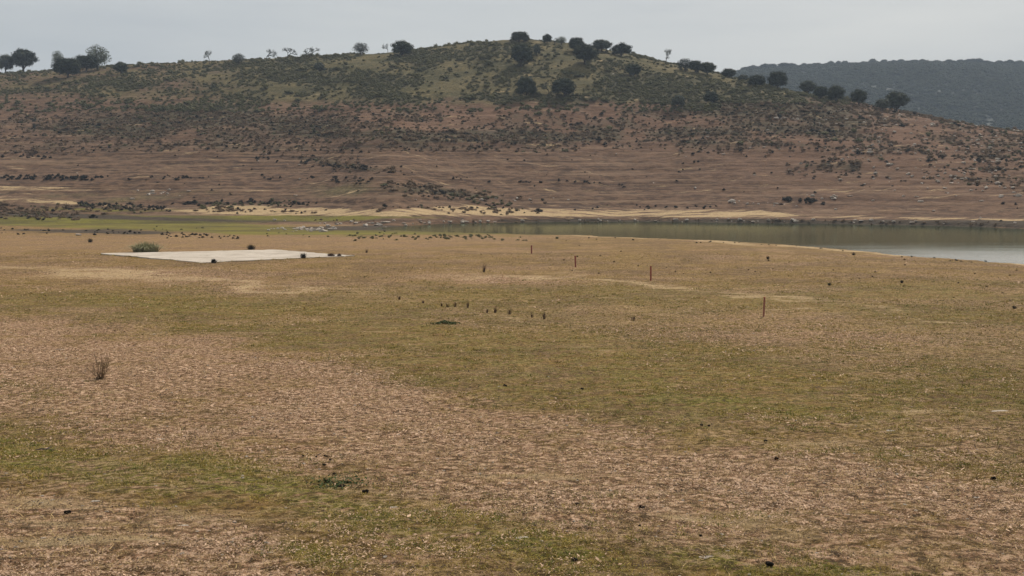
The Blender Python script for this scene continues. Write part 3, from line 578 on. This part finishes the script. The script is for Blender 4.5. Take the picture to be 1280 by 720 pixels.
# scattered dark tussocks on the lower slope and in rows
def rowline(pts, n, jr=1.2, s0=.5, s1=1.0, k='darkscrub', hmul=1.0):
    P_ = np.array(pts, float); L_ = np.r_[0, np.cumsum(np.hypot(*np.diff(P_, axis=0).T))]
    for _ in range(n):
        u = rng.uniform(0, L_[-1]); a = np.interp(u, L_, P_[:, 0]); r_ = np.interp(u, L_, P_[:, 1]) + rng.normal(0, jr)
        if vnoise(a / 14, r_ * .2, 88) < .3: continue
        X_, Y_, Z_ = at(a, r_, 90 if r_ > 290 else 200); s = rng.uniform(s0, s1) * (1.5 if 188 < r_ < 262 else 1.15); allshrubs[k].append((X_, Y_, Z_, s, s * rng.uniform(.6, 1.0) * hmul, a, r_))
rowline([(0, 197), (66, 197)], 18, 1.5); rowline([(0, 223), (45, 223)], 34, 1.5, .6, 1.1); rowline([(55, 222), (115, 223)], 40, 1.5, .6, 1.1); rowline([(120, 222), (200, 223), (262, 222)], 34, 1.5, .5, 1)
rowline([(325, 222), (470, 225)], 22, 1.5); rowline([(555, 226), (780, 230)], 22, 1.2, .4, .9); rowline([(100, 258), (200, 262), (320, 256), (380, 254)], 80, 2.2, .4, .9, 'scrub'); rowline([(0, 292), (160, 291), (300, 297)], 42, 1.6, .3, .6)
rowline([(320, 198), (460, 212)], 40, 2, .5, 1.1); rowline([(600, 258), (660, 262), (950, 258), (1000, 253), (1030, 252)], 44, 1.6, .4, .9); rowline([(560, 245), (640, 256)], 36, 3, .5, 1, 'scrub')
rowline([(380, 276), (640, 277), (960, 275), (1270, 279)], 60, 1.4, .3, .75, 'brownscrub'); rowline([(190, 285), (420, 296), (620, 298), (700, 301)], 50, 2, .25, .5, 'scrub'); rowline([(430, 294), (620, 296)], 80, 2, .3, .6, 'scrub')
rowline([(700, 294), (840, 299), (960, 305), (1090, 316), (1200, 326), (1280, 331)], 60, 1.6, .15, .38); rowline([(990, 160), (1280, 235)], 60, 22, .4, .9); rowline([(980, 250), (1030, 253)], 20, 1, 1.0, 1.5)
for _ in range(90): rowline([(rng.uniform(0, 1270), rng.uniform(185, 250))] * 1 + [(rng.uniform(0, 1270), rng.uniform(185, 250))], 1, 1, .3, .8)
rowline([(95, 256), (200, 261), (215, 264)], 60, 2, .5, 1.1); rowline([(0, 262), (60, 266), (100, 270)], 50, 3, .6, 1.2, 'brownscrub'); rowline([(215, 255), (320, 254), (400, 256)], 60, 1.5, .5, 1.0); rowline([(560, 279), (700, 277), (960, 276), (1270, 281)], 50, 1.2, .35, .8, 'brownscrub')
rowline([(0, 288), (100, 288), (180, 293), (300, 297)], 60, 1.6, .35, .6)
def area(z_, y_, px_, r_):
    if r_ < 60 and px_ < 900: pass
    if r_ > 286: return ('low dark tussock by the near shore of the lake' if px_ > 700 else 'low dark tussock at the near edge of the green hollow', 'tussocks along the near edge of the water and hollow')
    if r_ > 268: return ('small dark shrub on the far bank just above the water', 'shrubs on the far bank above the water') if px_ > 480 else ('small shrub among the green strips of the hollow', 'shrubs in the green hollow')
    if r_ > 240: return ('low shrub on the foot of the far slope near the sandy strip', 'shrubs by the sandy strip')
    if 214 < r_: return ('dark small shrub in the broken rows low on the far slope', 'shrubs in broken rows low on the far slope')
    if r_ > 188: return ('small dark shrub on the bare terraced slope', 'shrubs on the bare terraced slope')
    if r_ > 138: return ('brown low shrub in the dense scrub belt across the hill', 'shrubs of the brown scrub belt')
    if px_ > 900: return ('low shrub on the right shoulder of the hill', 'shrubs on the right shoulder')
    return ('grey-green shrub on the upper hillside', 'shrubs on the upper hillside')
NM = {'scrub': 'green_shrub', 'brownscrub': 'brown_shrub', 'darkscrub': 'dark_shrub'}
LB = {'scrub': 'green', 'brownscrub': 'brown', 'darkscrub': 'dark'}
for k, L_ in allshrubs.items():
    L_.sort(key=lambda q: -(q[3] * q[4]) / q[1] ** 2 * (1 if 0 < q[5] < 1280 else 1e-6)); me = SC[k]
    for q in L_[:295]:
        o = link(NM[k], random.choice(me), loc=(q[0], q[1], q[2] - .04)); o.rotation_euler.z = random.uniform(0, 6.28); o.scale = (q[3] * .9, q[3] * .9, q[4])
        lab, grp = area(q[2], q[1], q[5], q[6]); lab = lab.replace('dark ', '').replace('brown ', '').replace('grey-green ', ''); tag(o, LB[k] + ' ' + lab, 'shrub', LB[k] + ' ' + grp)
    R_ = np.array([q[:5] for q in L_[295:]]); n = len(R_); print(k, n)
    scatter(NM[k] + '_thicket', R_[:, :3] - [0, 0, .04], rz(n, .08), np.stack([R_[:, 3] * .9, R_[:, 3] * .9, R_[:, 4]], -1), PC[k], 4, LB[k] + ' scrub covering the hillside')

# dry grass clumps over the upper slope
# woodland on the distant hill
fw = protos('far_wood_source', [recol(shrub(200 + i, M['farwood'], per=260, size=.09), M['farwood']) for i in range(4)])
n = 30000; Yf = rng.uniform(880, 1560, n); Pf = rng.uniform(820, 1500, n); Xf = (Pf - 640) / F * Yf; Zf_ = HF(Xf, Yf)
keep = rng.random(n) < .8 + .2 * sst(.38, .6, fbm(Xf / 60, Yf / 60, 81)); Xf, Yf, Zf_ = Xf[keep], Yf[keep], Zf_[keep]; n = len(Xf); s = rng.uniform(2.6, 6.8, n) * (.8 + .5 * fbm(Xf / 40, Yf / 60, 83))
s = s * np.interp(Yf, [1430, 1500], [1.1, .8])
scatter('distant_wood', np.stack([Xf, Yf, Zf_ - .5], -1), rz(n, .05), np.stack([s, s, s * rng.uniform(.6, .95, n)], -1), fw, 4, 'hazy scrub and woodland covering the distant hill')

# ------------------------------------------------------------------ stones
def stone(seed, flat=.45):
    rs = np.random.default_rng(seed); v = I2[0].copy(); d = rs.normal(0, 1, (5, 3)); d /= np.linalg.norm(d, axis=1)[:, None]
    for k in d: 
        h = v @ k; v -= np.outer(np.maximum(h - rs.uniform(.45, .75), 0), k)
    v += rs.normal(0, .025, v.shape); v *= (1, rs.uniform(.6, .9), flat); return mesh('stone', v, I2[1], M['stone'])
ST = [stone(300 + i, f) for i, f in enumerate((.5, .35, .6, .25, .45))]
stc = protos('stone_source', ST)
def put_stone(px, row, wpx, hpx, label, group=None, i=None, lo=6, cat='stone', name='stone'):
    x, y, z = at(px, row, lo); o = link(name, ST[i if i is not None else random.randrange(5)], loc=(x, y, z)); s = wpx * y / F / 2 * .8
    o.scale = (s, s * .8, s * max(.5, 1.8 * hpx / wpx)); o.rotation_euler.z = random.uniform(-.3, .3); o.location.z -= s * .05; return tag(o, label, cat, group)
put_stone(1112, 539, 20, 6, 'flat pale stone with a dark underside lying alone on the turf right', i=1)
put_stone(885, 697, 30, 7, 'white flat stone in the green patch near the bottom', i=3)
put_stone(190, 672, 7, 11, 'upright white stone in the bare sandy corner', i=2)
put_stone(228, 657, 20, 5, 'flat cream stone on the bare sandy patch', i=3)
put_stone(338, 691, 17, 5, 'tilted pale flat stone at the edge of the sandy corner', i=1)
put_stone(333, 679, 14, 5, 'reddish cream stone beside the tilted flat one', i=0)
put_stone(118, 627, 20, 6, 'whitish stone at the upper rim of the sandy corner', i=1)
put_stone(303, 598, 9, 5, 'single rounded beige stone on the green turf at left', i=0)
put_stone(328, 564, 7, 3, 'small white stone above the beige rounded stone', i=2)
put_stone(163, 576, 7, 3, 'small white stone on the yellowish turf at left', i=0)
put_stone(198, 549, 22, 3, 'pale scattered flat stone beside the litter edge at left', i=3)
put_stone(652, 672, 22, 6, 'pale flat stone in the turf at bottom centre', i=3)
put_stone(497, 635, 28, 4, 'long cream flat stone left of the bottom centre', i=3)
put_stone(1250, 514, 30, 3, 'long whitish flat stone near the right edge', i=3)
put_stone(640, 513, 10, 2.5, 'cream flat stone on the litter band at centre', i=1)
put_stone(1220, 622, 18, 5, 'cream stone in the litter at the right edge', i=1)
put_stone(1135, 570, 16, 3.5, 'cream flat stone on the turf right of centre', i=3)
put_stone(876, 626, 10, 4, 'whitish round stone in the litter right of centre', i=0)
put_stone(934, 384, 9, 2, 'white flat stone left of the nearest iron stake', i=3)
put_stone(75, 437, 20, 2.5, 'pale flat stone behind the bare dry bush', i=3)
put_stone(190, 418, 14, 2.5, 'pale flat stone above the bare dry bush', i=3)
put_stone(26, 310, 4, 2, 'small white stone left of the concrete slab', i=0)
# pale stones on the far slope
hs = []
for (cx, cy, rx, ry, n) in [(985, 148, 14, 2, 14), (1110, 145, 14, 2, 14), (1180, 152, 30, 5, 30), (1240, 165, 40, 10, 36), (1180, 190, 90, 18, 120), (1200, 225, 80, 16, 90), (1080, 160, 60, 10, 40), (1040, 247, 18, 3, 12), (1195, 225, 10, 3, 5), (200, 241, 18, 3, 16), (640, 252, 60, 3, 14), (960, 254, 22, 2, 14), (500, 280, 80, 2, 60), (760, 277, 180, 1.5, 40), (340, 196, 12, 2, 4), (380, 287, 20, 1.5, 30), (1120, 277, 160, 1.5, 30), (600, 180, 500, 50, 60), (870, 125, 16, 3, 8)]:
    for _ in range(n):
        a, r_ = rng.normal(cx, rx), rng.normal(cy, ry)
        X_, Y_, Z_ = at(a, r_, 180)
        if Z_ < .02: continue
        hs.append((X_, Y_, Z_, rng.uniform(.25, .8) * (1.6 if rng.random() < .1 else 1), a, r_))
hs.sort(key=lambda q: -q[3] / q[1])
for q in hs[:270]:
    o = link('rock', random.choice(ST), loc=(q[0], q[1], q[2] + q[3] * .15)); o.scale = (q[3], q[3] * .8, q[3]); o.rotation_euler.z = random.uniform(0, 6.28)
    if q[5] > 270: tag(o, 'pale rock on the far shore at the foot of the slope', 'rock', 'pale rocks along the far shore')
    elif q[4] > 930: tag(o, 'pale rock on the stony right-hand part of the hill', 'rock', 'pale rocks on the stony right-hand slope')
    else: tag(o, 'pale rock lying on the left or middle of the far slope', 'rock', 'pale rocks on the left and middle slope')
R_ = np.array([q[:4] for q in hs[270:]]); n = len(R_)
scatter('scattered_rocks', R_[:, :3], rz(n), R_[:, 3:4] * np.ones((1, 3)), stc, 5, 'small pale rocks strewn over the far slope')

# ------------------------------------------------------------------ concrete slab
def onplane(px, row, z): y = (ZC - z) * F / (row - HZ); return ((px - 640) / F * y, y, z)
cs = [(124, 316.5), (345, 311.8), (443, 319.2), (251, 328.3)]; zt = .54; top = []; ctr0 = np.mean([np.array(onplane(*c_, .54))[:2] for c_ in cs], 0)
for i in range(4):
    a = np.array(onplane(*cs[i], zt)); b_ = np.array(onplane(*cs[(i + 1) % 4], zt))
    for k in range(24):
        p = a + (b_ - a) * k / 24; p[:2] += rng.normal(0, .16, 2) + (ctr0 - p[:2]) * (vnoise(k * .35 + i * 9, 0., 7) - .2) * .045; top.append(p)
n = len(top); ctr = np.mean(top, 0); v = top + [np.array((p[0], p[1], .05)) for p in top]
mb = MB(); mb.add(v, [tuple(range(n))[::-1]] + [(i, (i + 1) % n, n + (i + 1) % n, n + i) for i in range(n)])
sl = link('concrete_slab', mb.mesh('concrete_slab', M['concrete'])); tag(sl, 'large weathered pale concrete slab lying flat in the field', 'slab')

# ------------------------------------------------------------------ tussocks, reeds, stakes and bush in the field
def tuft(seed, mt, n, h, spread, lean, w, rad=.0):
    rs = np.random.default_rng(seed); mb = MB()
    for _ in range(n):
        a = rs.uniform(0, 6.28); r = rs.uniform(0, rad); p = np.array((r * math.cos(a), r * math.sin(a), -.02)); a2 = a + rs.normal(0, .5); l = h * rs.uniform(.45, 1.0); k = abs(rs.normal(0, lean)) + .03
        d = np.array((math.cos(a2), math.sin(a2), 0)); s = np.array((-d[1], d[0], 0)) * w * rs.uniform(.6, 1.2)
        p1 = p + d * l * k * .4 + (0, 0, l * .55); p2 = p + d * l * k * 1.2 + (0, 0, l * max(.3, 1 - k * .5))
        mb.add([p - s, p + s, p1 + s * .8, p1 - s * .8, p2], [(0, 1, 2, 3), (3, 2, 4)])
    return mb.mesh('tuft', mt)
def clump(name, px, row, wpx, hpx, mt, label, cat, group=None, n=120, lo=6, lean=.5, bw=.012):
    x, y, z = at(px, row, lo); w, h = wpx * y / F, hpx * y / F
    o = link(name, tuft(int(px * 7 + row), mt, n, h, 0, lean, bw, w * .32), loc=(x, y, z)); return tag(o, label, cat, group)
clump('pale_tussock', 182, 315, 46, 17, M['paletuft'], 'wide pale grey-green grass tussock behind the slab left of its middle', 'tussock', n=900, lean=.8, bw=.03)
clump('dark_tussock', 113, 303, 8, 8, M['darkscrub'], 'small dark tussock in the field left of the pale tussock', 'tussock', n=130, lean=.5, bw=.016)
clump('dark_tussock', 314, 312, 14, 9, M['darkscrub'], 'low dark tussock at the back edge of the concrete slab', 'tussock', n=210, lean=.5, bw=.016)
clump('dark_tussock', 379, 323, 10, 10, M['darkscrub'], 'dark spiky tussock on the front right edge of the slab', 'tussock', n=180, lean=.5, bw=.014)
clump('brown_tussock', 414, 321, 12, 6, M['reed'], 'flat brown tussock on the right tip of the slab', 'tussock', n=300, bw=.03)
clump('brown_tussock', 424, 321, 6, 5, M['reed'], 'smaller brown tussock touching the one on the slab tip', 'tussock', n=200, bw=.03)
clump('grey_tussock', 267, 329, 8, 7, M['darkscrub'], 'grey tussock at the front corner of the slab', 'tussock', n=260, bw=.02)
clump('dry_reed_tuft', 605, 340, 5, 15, M['reed'], 'tall thin dark reed tuft alone behind the pale dusty track', 'reed tuft', n=26, lean=.2, bw=.014)
clump('dry_reed_tuft', 458, 316, 5, 7, M['reed'], 'small reed tuft just beyond the right tip of the slab', 'reed tuft', n=20, lean=.3, bw=.018)
RT = 'dry reed tufts in a loose row across the field'
for a, r_, w_, h_, lb in [(499, 375, 4, 8, 'reed tuft at the far left start of the loose row'), (529, 379, 5, 5, 'short reed tuft second from the left of the loose row'), (552, 383, 3, 6, 'thin reed tuft just left of the dense trio above the green herb'),
                          (560, 384, 7, 8, 'bushiest reed tuft of the trio above the green herb'), (569, 384, 5, 8, 'reed tuft on the right of the trio above the green herb'), (585, 385, 5, 11, 'tall dark reed tuft standing right of the trio'),
                          (609, 391, 4, 6, 'short faint reed tuft left of the twin tall ones'), (619, 391, 5, 9, 'reed tuft, left one of the two in the middle of the row'), (637, 393, 6, 9, 'reed tuft, right one of the two in the middle of the row'),
                          (665, 397, 4, 7, 'thin reed tuft near the right end of the row'), (680, 399, 6, 10, 'pale tall reed tuft ending the loose row'), (792, 401, 8, 8, 'sparse faint reed tuft apart, to the right of the row')]:
    clump('dry_reed_tuft', a, r_, w_, h_ * 1.25, M['reed'], 'dry ' + lb, 'reed tuft', RT, n=30, lean=.3, bw=.009)
for a, r_ in [(1037, 357), (1127, 354), (1268, 386), (960, 324), (1067, 319)]:
    clump('small_dark_tuft', a, r_, 6, 6, M['darkscrub'], 'small dark tuft alone in the open field between the track and the lake', 'grass tuft', 'dark tufts in the field towards the lake', n=60, bw=.014)
for _ in range(38):
    a, r_ = rng.uniform(700, 1279), 0; r_ = rng.uniform(np.interp(a, *NEARROW) + 4, np.interp(a, *NEARROW) + 50); s = rng.uniform(2, 5)
    clump('field_weed', a, r_, s, s * .7, M['brownscrub'], 'tiny dark weed dotted in the field below the lake', 'weed', 'tiny weeds in the field below the lake', n=26, lo=20, bw=.018)
# bare dry bush
x, y, z = at(125, 474); mb = MB(); rs = np.random.default_rng(5)
for i in range(30):
    a = rs.uniform(0, 6.28); k = abs(rs.normal(.45, .3)); L_ = rs.uniform(.25, .62); p = np.array((rs.normal(0, .05), rs.normal(0, .05), 0)); d = np.array((math.cos(a) * k, math.sin(a) * k, 1)); d /= np.linalg.norm(d)
    q = p + d * L_ * .5 + rs.normal(0, .02, 3); e = q + (d + rs.normal(0, .15, 3)) * L_ * .5; mb.tube([p, q, e], [.007, .005, .002], 4, cap=False)
    for _ in range(4):
        f_ = q + (e - q) * rs.uniform(0, .9); mb.tube([f_, f_ + (d + rs.normal(0, .5, 3)) * .12], [.0035, .0015], 3, cap=False)
db = bpy.data.objects.new('dry_bush', None); COL.objects.link(db); db.location = (x, y, z); tag(db, 'small leafless dry bush with splayed dark twigs on the reddish litter', 'bush')
link('twigs', mb.mesh('twigs', M['brownscrub']), db); link('root_tuft', tuft(9, M['darkscrub'], 110, .1, 0, .8, .008, .14), db)
# green herb
x, y, z = at(556, 405); mb = MB(); n = 420; C = np.stack([rng.normal(0, .30, n), rng.normal(0, .22, n), np.zeros(n)], -1); C[:, 2] = .14 * np.exp(-(C[:, 0] ** 2 + C[:, 1] ** 2) / .08) * rng.uniform(.2, 1, n); leafcards(mb, C, np.tile([[0, 0, 1.]], (n, 1)), .045)
tag(link('green_herb', mb.mesh('green_herb', M['herb']), loc=(x, y, z + .02)), 'low spreading dark green herb below the reed tufts', 'plant')
# greyish mat of weeds beside the dung
for a, r_, w_, lb in [(425, 606, .34, 'dark blue-green weed patch around the scattered dung in the turf')]:
    x, y, z = at(a, r_); mb = MB(); n = 300; C = np.stack([rng.normal(0, w_ * .55, n), rng.normal(0, w_ * .6, n), rng.uniform(0, .04, n)], -1); leafcards(mb, C, np.tile([[0, 0, 1.]], (n, 1)), .02)
    tag(link('weed_patch', mb.mesh('weed_patch', M['herb']), loc=(x, y, z + .01)), lb, 'weed')
# iron stakes
for i, (a, r_, h_, tilt, lb) in enumerate([(954.5, 396, 24, .05, 'tallest rusty iron stake, nearest of the four in the field'), (813.5, 351, 18, 0, 'rusty iron stake second nearest, beside the pale track'),
                                         (719.5, 334, 14, -.03, 'dark iron stake third in the line, left of the second'), (664.5, 317, 10, 0, 'shortest iron stake, farthest of the line near the hollow')]):
    x, y, z = at(a, r_, 20); h = h_ * y / F; mb = MB(); r0 = .042 * (1 + .3 * i)
    mb.tube([(0, 0, -.2), (0, 0, h * .5), (0, 0, h - .01)], [r0, r0 * .97, r0], 8); 
    e = bpy.data.objects.new('iron_stake', None); COL.objects.link(e); e.location = (x, y, z); e.rotation_euler = (0, tilt, 0); tag(e, lb, 'stake', 'rusty iron stakes in the field')
    link('shaft', mb.mesh('shaft', M['rust']), e); c_ = MB(); c_.tube([(0, 0, h - .01), (0, 0, h + .015), (0, 0, h + .02)], [r0 * 1.25, r0 * 1.2, r0 * .6], 8); link('cap', c_.mesh('cap', M['rust']), e)
# dung
def pellet(px, row, w, label, grp=None):
    x, y, z = at(px, row); mb = MB(); s = w * y / F / 2
    for k in range(3):
        v = I2[0] * (s * rng.uniform(.55, .75), s * rng.uniform(.5, .7), s * rng.uniform(.35, .5)) * (1 + rng.normal(0, .05, (len(I2[0]), 1))) + (rng.normal(0, s * .3), rng.normal(0, s * .3), s * .3 + k * s * .12); mb.add(v, I2[1])
    tag(link('dung', mb.mesh('dung', M['dung'], True), loc=(x, y, z)), label, 'dung', grp)
for a, r_, w_, lb in [(457, 616, 8, 'round black dung lump alone right of the weed patch'), (722, 631, 7, 'black dung lump at the litter edge, bottom centre'), (802, 636, 10, 'largest round black dung lump on the pale litter'), (962, 707, 11, 'black dung lump in the green patch near the bottom'),
                      (1242, 599, 8, 'black dung lump near the right edge'), (971, 575, 8, 'flat black dung lump on the upper edge of the litter band'), (876, 671, 6, 'small dark dung lump above the white flat stone'), (718, 702, 9, 'dark dung lump in the turf at the bottom centre'),
                      (877, 532, 5, 'small black dung lump, left one of a close pair'), (887, 533, 5, 'small black dung lump, right one of a close pair'), (958, 553, 7, 'flat dark dung patch above the litter edge'), (728, 487, 5, 'small black dung in the open turf right of centre'),
                      (631, 483, 5, 'small dark dung in the open turf at centre'), (84, 642, 9, 'dark dung at the left on the sandy rim'), (800, 658, 5, 'tiny black dung lump below the largest lump')]:
    pellet(a, r_, w_, lb)
for k in range(9): pellet(rng.normal(422, 12), rng.normal(603, 6), rng.uniform(4, 7), 'small black dung pellet in the scattered heap on the weed patch', 'dung pellets heaped on the weed patch')
for k in range(6): pellet(rng.normal(397, 14), rng.normal(575, 5), rng.uniform(4, 6), 'black dung pellet beside the small green patch above the heap', 'dung pellets above the heap')
# fallen stick
x, y, z = at(57, 564); mb = MB(); mb.tube([(-.17, .03, .012), (-.05, 0, .03), (.04, 0, .028), (.13, -.03, .012)], [.008, .013, .012, .006], 6); mb.tube([(.0, 0, .028), (.06, .09, .05)], [.009, .004], 5)
tag(link('fallen_stick', mb.mesh('fallen_stick', M['twig']), loc=(x, y, z)), 'short broken stick lying on the turf at left', 'stick')

# ------------------------------------------------------------------ ground cover close by: grass, straw, litter
def gtuft(seed, mt, n=16, h=.045, w=.0035, rad=.05, lean=.8): return tuft(seed, mt, n, h, 0, lean, w, rad)
def flakes(seed, mt, n=14, rad=.11, size=.0085):
    rs = np.random.default_rng(seed); mb = MB(); C = np.stack([rs.uniform(-rad, rad, n), rs.uniform(-rad, rad, n), rs.uniform(.003, .018, n)], -1); leafcards(mb, C, np.tile([[0, 0, 2.0]], (n, 1)), size, .5); return mb.mesh('flake', mt)
gp = protos('short_grass_source', [gtuft(400 + i, M['grass']) for i in range(4)]); ggp = protos('green_grass_source', [gtuft(410 + i, M['greengrass'], 22) for i in range(4)])
sp = protos('straw_source', [gtuft(420 + i, M['straw'], 8, .05, .0028, .06, 1.6) for i in range(4)]); lp = protos('litter_source', [flakes(430, M['litter'], 16, .11, .006), flakes(431, M['litter']), flakes(432, M['litter'], 10, .11, .010), flakes(433, M['litter'], 7, .12, .0135)]); dp = protos('dark_litter_source', [flakes(440 + i, M['darklitter'], 9) for i in range(4)])
def cover(n, y0, y1, pw=1.0):
    u = rng.random(n); y = y0 * (y1 / y0) ** (u ** pw); mg = 40 + 1.9 * F / y; px = rng.random(n) * (1280 + 2 * mg) - mg; x = (px - 640) / F * y; z = H(x, y); return px, rowof(x, y, z), x, y, z
slabp = np.array(top)[:, :2]
def inslab(x, y):
    r = np.zeros(len(x), bool); P4 = [np.array(onplane(*c_, zt))[:2] for c_ in cs]; s_ = np.ones(len(x), bool)
    for i in range(4):
        a, b_ = P4[i], P4[(i + 1) % 4]; s_ &= ((b_[0] - a[0]) * (y - a[1]) - (b_[1] - a[1]) * (x - a[0])) < 0
    return s_
def lay(name, coll, n, wfun, smin, smax, label, y1=120, dexp=.55, zs=1.0):
    px, row, x, y, z = cover(n, 7.5, y1); (li, gr, sa), (lu, mu, hi_), _ = zones(x, y, z); w = wfun(li, gr, sa, fbm(x / .5, y / .5, 90), fbm(x / 3, y / 3, 95))
    k = (rng.random(n) < w) & ~inslab(x, y) & (z > .03); x, y, z = x[k], y[k], z[k]; m_ = len(x); s = rng.uniform(smin, smax, m_) * np.exp(rng.normal(-.05, .25, m_)) * (np.maximum(y, 8) / 11) ** dexp
    print(name, m_); scatter(name, np.stack([x, y, z], -1), rz(m_, .12), np.stack([s, s, s * zs], -1), coll, 4, label)
lay('short_grass', gp, 175000, lambda l, g_, s, a, b_: np.clip((.28 + .9 * g_ - .45 * l - .6 * s) * 1.7 * sst(.38, .62, a * .5 + b_ * .5), 0, 1), .6, 1.3, 'short grazed yellowish grass over the field')
lay('green_grass', ggp, 140000, lambda l, g_, s, a, b_: np.clip((g_ * 1.5 + .02) * sst(.45, .6, b_ * .4 + a * .6), 0, 1), .5, 1.2, 'green grass growing in patches of the turf')
lay('dry_straw', sp, 128000, lambda l, g_, s, a, b_: np.clip(.25 + .4 * l, 0, 1), .6, 1.3, 'dry straw lying over the field')
lay('dry_litter', lp, 128000, lambda l, g_, s, a, b_: np.clip((.10 + .55 * l + .3 * s) * sst(.42, .6, a) * sst(.35, .6, b_) * 1.5, 0, 1), .6, 1.5, 'pale reddish dry litter strewn over the bands of bare ground')
lay('dark_litter', dp, 82000, lambda l, g_, s, a, b_: np.clip(.2 + .6 * l, 0, 1), .6, 1.4, 'dark bits of dead plants among the litter')
E_ = np.array(top); q_ = rng.integers(0, len(E_), 900); e_ = E_[q_] + (E_[(q_ + 1) % len(E_)] - E_[q_]) * rng.random((900, 1)); kk = vnoise(q_ * .45, q_ * 0., 33) > .42; e_ = e_[kk]; m_ = len(e_); e_[:, :2] += rng.normal(0, .16, (m_, 2)); e_[:, 2] = np.maximum(H(e_[:, 0], e_[:, 1]), .44)
sc_ = rng.uniform(2.0, 5.5, m_); scatter('slab_edge_grass', e_, rz(m_), np.stack([sc_ * 1.4, sc_ * 1.4, sc_ * .8], -1), gp, 4, 'short dry grass creeping over the edge of the concrete slab')
n = 3200; px, row, x, y, z = cover(n, 7.5, 60); (li, gr, sa), _, _ = zones(x, y, z); k = rng.random(n) < .1 + .4 * li + .6 * sa; x, y, z = x[k], y[k], z[k]; m_ = len(x); s = rng.uniform(.008, .028, m_) * (y / 11) ** .4
scatter('pebbles', np.stack([x, y, z], -1), rz(m_), np.stack([s, s, s], -1), stc, 5, 'pale pebbles strewn over the bare soil')

# ------------------------------------------------------------------ haze
m = bpy.data.materials.new('haze'); m.use_nodes = True; nt = m.node_tree; nt.nodes.clear(); o_ = nt.nodes.new('ShaderNodeOutputMaterial'); pv = nt.nodes.new('ShaderNodeVolumePrincipled')
pv.inputs['Density'].default_value = .00016; pv.inputs['Color'].default_value = (.66, .80, 1, 1); pv.inputs['Anisotropy'].default_value = .1; nt.links.new(pv.outputs[0], o_.inputs['Volume'])
x0, x1, y0, y1, z0, z1 = -6500, 6500, -60, 5600, -12, 240
hb = mesh('haze', [(x0, y0, z0), (x1, y0, z0), (x1, y1, z0), (x0, y1, z0), (x0, y0, z1), (x1, y0, z1), (x1, y1, z1), (x0, y1, z1)], [(0, 3, 2, 1), (4, 5, 6, 7), (0, 1, 5, 4), (1, 2, 6, 5), (2, 3, 7, 6), (3, 0, 4, 7)], m)
tag(link('haze', hb), 'thin bluish haze over the lake valley', kind='stuff')
print('Zmin/max ground', Zg.min(), Zg.max(), 'far', Z2.max())
